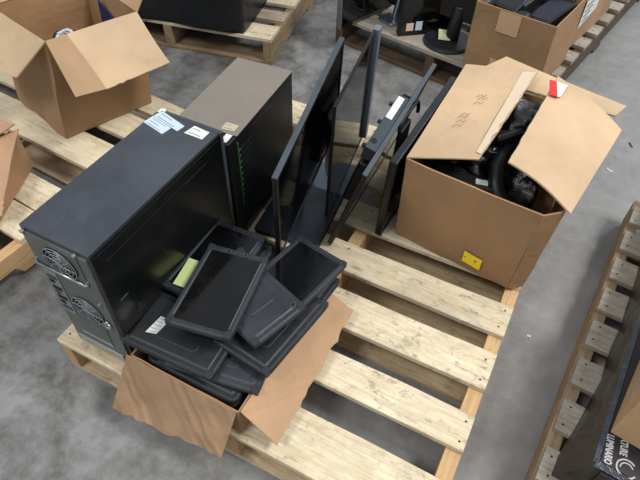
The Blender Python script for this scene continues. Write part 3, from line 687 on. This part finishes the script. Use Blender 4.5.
bm=bmesh.new(); sheet(bm,[at(TF,ZL+.002),at(TM,ZL+.002),(-1.262,1.035,.392),(-1.320,.962,.385)],.004,10,10,.004,8,5,fn=lambda u,v,p,n:p-n*.012*math.sin(PI*u)*math.sin(PI*v)); o=rel(link('flap_crease',bm,M['cb'],lb),lc)
flapL('flap',[at(TF,ZL+.002),at(TL,ZL+.002),(-1.800,.930,.40),(-1.545,.945,.395)],'cb_lit',7,'pale front-left flap folded outwards',.002)
flapL('flap',[at(TB_,ZL+.002),at(TR,ZL+.002),(-1.36,1.47,.60),(-1.66,1.57,.60)],'cb_flap',9,'rear flap standing up',.003)
flapL('flap',[at(TL,ZL+.002),at(TB_,ZL+.002),(-1.85,1.50,.58),(-1.95,1.20,.58)],'cb_flap',12,'left flap splayed outwards',.003)
# contents
bm=bmesh.new(); sheet(bm,[(-1.60,1.372,.16),(-1.43,1.335,.16),(-1.46,1.350,.385),(-1.590,1.384,.455)],.006,4,4); o=link('folder',bm,M['bluecard'],None); tag(o,'navy blue folder standing inside the large left box','folder')
bm=bmesh.new(); pts=[]
for k in range(50): a=k*.45; pts.append((-1.595+.032*math.cos(a),1.205+.026*math.sin(a),.375+.0006*k+.006*math.sin(k)))
tube(bm,pts,.006,7); tag(link('coiled_cable',bm,M['cable'],None,smooth=True),'white coiled cable inside the large left box','cable')
bm=bmesh.new(); pts=[]
for k in range(32): a=k*.21; pts.append((-1.590+.060*math.cos(a),1.215+.040*math.sin(a),.388+.004*math.sin(k)))
tube(bm,pts,.005,7); tag(link('cable_loop',bm,M['blackcable'],None,smooth=True),'black cable loop around the white cable in the large left box','cable')
blob('crumpled_paper','brown packing paper filling the large left box',(-1.60,1.22,.245),(.11,.11,.095),'cb',2.2,'packing paper',.25,2)

# crushed box at the left edge
cc=Vector((-1.5,.6,D))
kb=thing('cardboard_box','crushed dirty cardboard box cut off by the left edge, its flap bent down','box',cc,0,'open cardboard boxes')
z0=D+.003
SH=Vector((-.075,-.005,0)); P0=Vector((-1.285,.556,0));P1=Vector((-1.42,.84,0));P2=Vector((-1.72,.76,0));P3=Vector((-1.60,.44,0))
Q0=Vector((-1.318,.595,0));Q1=Vector((-1.43,.85,0));Q2=Vector((-1.74,.78,0));Q3=Vector((-1.62,.44,0))
P0,P1,P2,P3,Q0,Q1,Q2,Q3=[v_+SH for v_ in (P0,P1,P2,P3,Q0,Q1,Q2,Q3)]
bm=bmesh.new()
for a,b_,ta,tb,s,zt0,zt1 in ((P0,P1,Q0,Q1,1,.195,.245),(P1,P2,Q1,Q2,2,.245,.27),(P2,P3,Q2,Q3,3,.27,.22),(P3,P0,Q3,Q0,4,.22,.195)):
    sheet(bm,[at(a,z0),at(b_,z0),at(tb,zt1),at(ta,zt0)],.005,10,8,.012,12,s)
sheet(bm,[at(P0,z0),at(P1,z0),at(P2,z0),at(P3,z0)],.004,2,2)
rel(link('box_body',bm,M['cb_dark'],kb),cc)
bm=bmesh.new(); sheet(bm,[(-1.53,.87,.255),(-1.370,.650,.215),(-1.338,.597,.190),(-1.60,.56,.235)],.005,12,10,.010,11,4,rag=.008)
rel(link('flap',bm,M['cb_dirty'],kb),cc)['label']='smudged flap hanging over the box side'
bm=bmesh.new(); sheet(bm,[(-1.53,.865,.272),(-1.66,.84,.30),(-1.70,.62,.295),(-1.56,.64,.255)],.005,12,10,.010,11,9,rag=.006)
rel(link('flap',bm,M['cb'],kb),cc)

# ------------------------------------------------------------------ black wrapped load on the back pallet
bm=bmesh.new(); bmesh.ops.create_cube(bm,size=2); bmesh.ops.subdivide_edges(bm,edges=bm.edges,cuts=22,use_grid_fill=True)
for v in bm.verts:
    p=v.co.copy(); 
    x=p.x*.44; y=p.y*.40; z=(p.z+1)/2*.36
    k=noise.noise(Vector((x*4,y*4,z*5)))*.022+noise.noise(Vector((x*14+z*10,y*14,z*7)))*.008
    rx=1-.06*max(0,p.z)**2
    d=Vector((p.x,p.y,p.z*.5)).normalized()*k
    v.co=Vector((x*rx,y*rx,z))+Vector((d.x,d.y,d.z if p.z>.2 else 0))
    if p.z<-.95: v.co.z=0
o=link('wrapped_load',bm,M['wrap'],None,smooth=True); o.rotation_euler=(0,0,R(12))
a=R(12); cx=-1.362-.435*math.cos(a)-.395*math.sin(a)*1; cy=1.925-.435*math.sin(a)+.40*math.cos(a)
o.location=(cx,cy,D+.001); tag(o,'bulky load wrapped in black plastic on the back pallet','wrapped load')

# ------------------------------------------------------------------ monitors on the upper right pallet
def upright(label,a,b,h,th=.03,face=1,lean=0,z0=.135,**k):
    a=Vector(a+(z0,));b=Vector(b+(z0,)); n=(b-a).cross(Vector((0,0,1))).normalized()
    up=Vector((0,0,h))+n*lean
    return monitor(label,(a,b,b+up,a+up),th,.014,face,group='spare monitors on the upper right pallet',top_edge=False,**k)
g1,w,h=upright('spare monitor at the left end of the upper right pallet, screen turned sideways',(-1.005,2.172),(-.892,2.50),.36,.022,1,0,hull=None)
bm=bmesh.new(); bx(bm,-.002,.006,0,h,-.022,.003); link('side_edge',bm,M['strip'],g1,bevel=.001)
bm=bmesh.new(); bx(bm,.08,w-.05,.004,.009,.0014,.003); link('lower_trim',bm,M['strip'],g1)
g2,w,h=upright('spare monitor with a silver foot, second from left on the upper right pallet',(-.885,2.475),(-.725,2.415),.36,.026,-1,0,z0=.17,hull=None)
g2m=reg(g2); base_slab(g2m,'stand_base',g2,-.842,2.375,.050,.045,R(-20),mat='silver',r=.02,th=.01)
worldtube(g2,'stand_neck',[(-.83,2.39,.14),(-.825,2.41,.20),(-.815,2.43,.26)],.016,'silver')
g3,w,h=upright('spare monitor showing its black back with two stickers, upper right pallet',(-.758,2.250),(-.545,2.42),.38,.03,1,0,hull=None,back='mback')
# screen side looks away; stickers on the camera side
g3.name='monitor'
def stick_on(mon,name,mat,x0,x1,y0,y1,z,sk=.0,lines=0):
    bm=bmesh.new(); pln(bm,[(x0,y0,z),(x1,y0+sk,z),(x1,y1+sk,z),(x0,y1,z)],.001); o=link(name,bm,M[mat],mon); return o
g4,w4,h4=upright('spare monitor on a round black base beside the brown box, upper right pallet',(-.66,2.40),(-.43,2.36),.34,.03,-1,0,z0=.22,hull=None)
g4m=reg(g4)
bm=bmesh.new(); tube(bm,[(0,0,0),(0,0,.006),(0,0,.012)],[.110,.110,.100],40); o=link('stand_base',bm,M['bezel'],g4,bevel=.0008); o.matrix_local=g4m.inverted()@Matrix.Translation((-.545,2.318,.1315))
worldtube(g4,'stand_neck',[(-.535,2.335,.142),(-.535,2.345,.20),(-.535,2.37,.27)],.030,'blackplastic')
nt_=bpy.data.objects['stand_base'] 
bm=bmesh.new(); pln(bm,[(-.582,2.288,.1475),(-.532,2.300,.1475),(-.548,2.345,.170),(-.600,2.335,.170)],.001); bm.transform(INV[g4.name]); link('paper_note',bm,M['note2'],g4)['label']='faded yellow-green note'

# ------------------------------------------------------------------ boxes on the upper right pallet
def openbox(label,c,hw,hd,z1,rz,mats,flaps,parts=None,group='open cardboard boxes'):
    t=thing('cardboard_box',label,'box',(c[0],c[1],D),rz,group); bm=bmesh.new(); h=z1-D
    z0=.003
    q=[(-hw,-hd),(hw,-hd),(hw,hd),(-hw,hd)]
    for i in range(4):
        a,b=q[i],q[(i+1)%4]; sheet(bm,[(a[0],a[1],z0),(b[0],b[1],z0),(b[0],b[1],h),(a[0],a[1],h)],.005,10,8,.005,6,i+c[0])
    sheet(bm,[(q[0][0],q[0][1],z0),(q[1][0],q[1][1],z0),(q[2][0],q[2][1],z0),(q[3][0],q[3][1],z0)],.004,1,1)
    link('box_body',bm,mats,t); return t
ua2=R(-10)
e1=Vector((math.cos(ua2),math.sin(ua2))); e2=Vector((-math.sin(ua2),math.cos(ua2)))
bl=Vector((-.428,2.172)); c=bl+e1*.159+e2*.155
u1=openbox('brown cardboard box full of electronics at the front right of the upper pallet',c,.159,.155,.402,ua2,M['cb_dark'],None)
h=.402-D
bm=bmesh.new(); pln(bm,[(-.060,-.1585,h-.085),(.028,-.1585,h-.085),(.028,-.1585,h-.003),(-.060,-.1585,h-.003)],.001); link('paper_tape',bm,M['tape'],u1).location=(0,-.003,0)
bm=bmesh.new(); pln(bm,[(-.050,-.1585,.02),(.020,-.1585,.02),(.020,-.1585,.075),(-.050,-.1585,.075)],.001); link('paper_tape',bm,M['tape'],u1).location=(0,-.003,0)
e3=Vector((math.cos(R(-12)),math.sin(R(-12)))); e4=Vector((-e3.y,e3.x)); c2_=Vector((-.078,2.455))-e3*.150+e4*.27
u2=openbox('tan cardboard box with a white shipping label, behind the brown one at the top',c2_,.150,.27,.395,R(-12),M['cb'],None)
h2=.395-D
bm=bmesh.new(); pln(bm,[(.1535,-.20,h2-.17),(.1535,-.02,h2-.14),(.1535,-.02,h2-.03),(.1535,-.20,h2-.05)],.001); wl=link('shipping_label',bm,M['white'],u2); wl.location=(.004,0,0)
bm=bmesh.new()
for i in range(4): pln(bm,[(.1545,-.18,h2-.15+.022*i),(.1545,-.12+.01*i,h2-.145+.022*i),(.1545,-.12+.01*i,h2-.138+.022*i),(.1545,-.18,h2-.143+.022*i)],.001)
link('printed_lines',bm,M['greylid'],wl)
# electronics in box 1
G2='electronics in the brown box at the top right'
def slab(name,label,c,s,rot,mat,cat='electronics',scr=None):
    t=thing(name,label,cat,group=G2,mat=Matrix.Translation(c)@Matrix.Rotation(rot[2],4,'Z')@Matrix.Rotation(rot[0],4,'X')@Matrix.Rotation(rot[1],4,'Y'))
    bm=bmesh.new(); bx(bm,-s[0],s[0],-s[1],s[1],-s[2],s[2]); link('shell',bm,M[mat],t,bevel=min(s)*.6,seg=2)
    if scr:
        bm=bmesh.new(); bx(bm,-s[0]*.85,s[0]*.85,-s[1]*.85,s[1]*.85,s[2]-.0005,s[2]+.001); link('panel_face',bm,M[scr],t)
    return t
def b1p(x,y): p=c+e1*x+e2*y; return (p.x,p.y)
slab('laptop','dark laptop tilted in the brown box at the top right',b1p(.078,.01)+(.372,),(.055,.085,.008),(R(10),R(-8),R(-24)),'bezel_dark','laptop','bluescreen')
slab('device_box','glossy black device with a bright glint in the brown box',b1p(-.070,.0)+(.378,),(.048,.090,.014),(R(8),R(6),R(-10)),'blackplastic','electronics','mscreen')
slab('laptop','grey-edged laptop standing along the left wall of the brown box',b1p(-.143,.0)+(.30,),(.006,.125,.09),(0,R(3),R(-10)),'greylid','laptop')
slab('device_box','slim black unit between the laptops in the brown box',b1p(-.006,.03)+(.372,),(.008,.100,.030),(0,R(10),R(-14)),'bezel','electronics')
slab('laptop','grey lid poking up at the rear of the brown box',b1p(.05,.135)+(.375,),(.07,.008,.045),(R(10),0,R(-10)),'greylid','laptop')
blob('plastic_bag','dark bag beneath the laptops in the brown box',b1p(0,0)+(.235,),(.115,.12,.075),'bag',1.7,'bag',.15,2,G2)
blob('headset_pouch','round dark pouch in the brown box in front of the tilted laptop',b1p(.012,-.110)+(.365,),(.030,.030,.028),'blackplastic',2.7,'pouch',.15,2,G2,3)
blob('packing_paper','crumpled brown paper in the tan box at the top',(c2_.x,c2_.y,.25),(.11,.14,.07),'cb',6.2,'packing paper',.25,2)

# ------------------------------------------------------------------ dark wrapped carton and box on the right pallet
dz=.262
dk=Vector((.311,.632)); 
dkc=thing('wrapped_carton','long black printed carton in dark stretch wrap on the right pallet','carton',(dk.x,dk.y,D),R(-5),None)
Lk,Wk,Hk=1.05,.50,dz-D
bm=bmesh.new(); bmesh.ops.create_cube(bm,size=1); bmesh.ops.subdivide_edges(bm,edges=bm.edges,cuts=20,use_grid_fill=True)
for v in bm.verts:
    x=(v.co.x+.5)*Wk; y=(v.co.y+.5)*Lk; z=(v.co.z+.5)*Hk
    out=-.012*abs(noise.noise(Vector((y*7,z*14,1)))) - (1-z/Hk)*(max(.008,.046-.12*y)+.02*abs(noise.noise(Vector((y*4,3,2))))) if v.co.x<-.49 else 0
    v.co=Vector((x+out+(.006 if v.co.x<-.49 else 0),y-(.006*noise.noise(Vector((x*9,z*9,4))) if v.co.y<-.49 else 0),z+.001))
link('carton_body',bm,M['film'],dkc)
box('printed_top',(.012,Wk-.002,.012,Lk-.01,Hk+.0005,Hk+.003),M['blackprint'],dkc,bevel=.001)['label']='black printed carton top'
bm=bmesh.new(); sheet(bm,[(.0,.002,Hk+.003),(.010,.010,Hk+.006),(.012,Lk,Hk+.006),(.0,Lk,Hk+.003)],.004,3,40,.006,14,2); link('wrap_fold',bm,M['film_blue'],dkc)
bm=bmesh.new(); sheet(bm,[(.004,-.004,Hk+.001),(.004,.006,Hk+.006),(Wk,.008,Hk+.006),(Wk,-.004,Hk+.001)],.004,3,30,.006,14,6); link('wrap_fold',bm,M['film_blue'],dkc)
box('printed_front',(.02,Wk-.02,-.0085,-.0035,.004,Hk-.004),M['blackprint'],dkc)
def text(s,parent,size,matl,mat,z=0,name='lettering'):
    cu=bpy.data.curves.new(name,'FONT'); cu.body=s; cu.size=size; cu.extrude=.0004; cu.offset=.0006
    o=bpy.data.objects.new(name,cu); COL.objects.link(o); bpy.context.view_layer.update()
    dg=bpy.context.evaluated_depsgraph_get(); me=bpy.data.meshes.new_from_object(o.evaluated_get(dg)); bpy.data.objects.remove(o)
    me.materials.clear(); me.materials.append(M[mat]); me.transform(matl); o2=bpy.data.objects.new(name,me); COL.objects.link(o2); o2.parent=parent; return o2
TZ=Hk+.0036
# words read from the carton's far side down towards the near edge
def tm(x,y,a): return Matrix.Translation((x,y,TZ))@Matrix.Rotation(R(a),4,'Z')@Matrix.Diagonal((.62,1,1,1))
text('LIGHT FIXTURE',dkc,.020,tm(.030,.132,-82),'whiteprint')
text('LUMINARIO',dkc,.020,tm(.010,.078,-82),'whiteprint')
text('- ANCE',dkc,.020,tm(.080,.090,-80),'whiteprint')
bm=bmesh.new(); tube(bm,[(.060+.019*math.cos(t*2*PI/30),.024+.019*math.sin(t*2*PI/30),TZ) for t in range(4,29)],.0018,6); link('ring_logo',bm,M['whiteprint'],dkc)
bm=bmesh.new(); tube(bm,[(.060+.012*math.cos(t*2*PI/30),.024+.012*math.sin(t*2*PI/30),TZ) for t in range(2,17)],.0014,6); link('ring_logo',bm,M['whiteprint'],dkc)
bm=bmesh.new(); tube(bm,[(.075+.022*math.cos(t*2*PI/24),-.0095,.085+.022*math.sin(t*2*PI/24)) for t in range(25)],.0022,6,False); link('ring_logo',bm,M['pinkprint'],dkc)
# box on top of it
kc=Vector((.331,.712)); z0=dz+.006
kb2=thing('cardboard_box','light brown closed carton resting on the dark wrapped carton at the right edge','box',(kc.x,kc.y,z0),R(-9),None)
bm=bmesh.new(); bmesh.ops.create_cube(bm,size=1); bmesh.ops.subdivide_edges(bm,edges=bm.edges,cuts=8,use_grid_fill=True)
for v in bm.verts: v.co=Vector(((v.co.x+.5)*.34,(v.co.y+.5)*.42,(v.co.z+.5)*.20))
link('box_body',bm,M['cb_orange'],kb2,bevel=.003)
bm=bmesh.new()
bm.free()
for r_ in range(3):
    z=.05+.03*r_; bm=bmesh.new(); bx(bm,-.0010,.0002,.05+.02*r_,.25,z,z+.004); link('print_line',bm,M['print'],kb2)
bm=bmesh.new(); bx(bm,-.0005,.3405,.19,.24,.1995,.2012); link('paper_tape',bm,M['tape'],kb2)

# scraps on the floor
for i,(x,y,s_,mt_) in enumerate(((.155,1.07,.006,'whiteprint'),(.19,.60,.004,'whiteprint'),(.35,2.60,.02,'blackcable'),(.30,2.15,.016,'blackcable'),(.25,1.95,.014,'whiteprint'))):
    bm=bmesh.new(); sheet(bm,[(-s_,-.003,.001),(s_,-.004,.002),(s_*.9,.003,.002),(-s_*.8,.004,.001)],.001,4,2,.003,60,i); o=link('litter_scrap',bm,M[mt_],None); o.location=(x,y,.0008); o.rotation_euler=(0,0,i*.7)
    tag(o,['tiny white scrap on the floor right of the front pallet','tiny white speck of litter on the floor near the right pallet','thin dark strip on the floor at the upper right, farthest one','thin dark strip on the floor beside the upper right pallet','small white scrap on the floor behind the big box'][i],'litter')

# stickers on the third spare monitor (its near face)
mi=g3.matrix_basis.inverted()
def lw(p): return mi@Vector(p)
stick_on(g3,'sticker','pinkish',.035,.068,.020,.055,.0020); stick_on(g3,'sticker','bluewhite',.078,.108,.020,.060,.0020)
# ------------------------------------------------------------------ light: warehouse high bays + an even bluish world fill
w=bpy.data.worlds.new('world'); scn.world=w; w.use_nodes=True
bg=w.node_tree.nodes['Background']; bg.inputs[0].default_value=(.86,.93,1.0,1); bg.inputs[1].default_value=.50
def area(name,loc,size,power,col=(1,.98,.95),rot=(0,0,0),sy=None):
    l=bpy.data.lights.new(name,'AREA'); l.energy=power; l.size=size; l.color=col
    if sy: l.shape='RECTANGLE'; l.size_y=sy
    o=bpy.data.objects.new(name,l); COL.objects.link(o); o.location=loc; o.rotation_euler=rot; return o
area('high_bay_lamp',(3.2,1.4,6),1.6,330)
area('high_bay_lamp',(-2.2,-2.6,6),1.6,190)
area('high_bay_lamp',(3.4,7.2,6),1.6,210)
scn.view_settings.view_transform='Standard'; scn.view_settings.look='None'; scn.view_settings.gamma=1; scn.view_settings.exposure=.12
scn.view_settings.use_curve_mapping=False
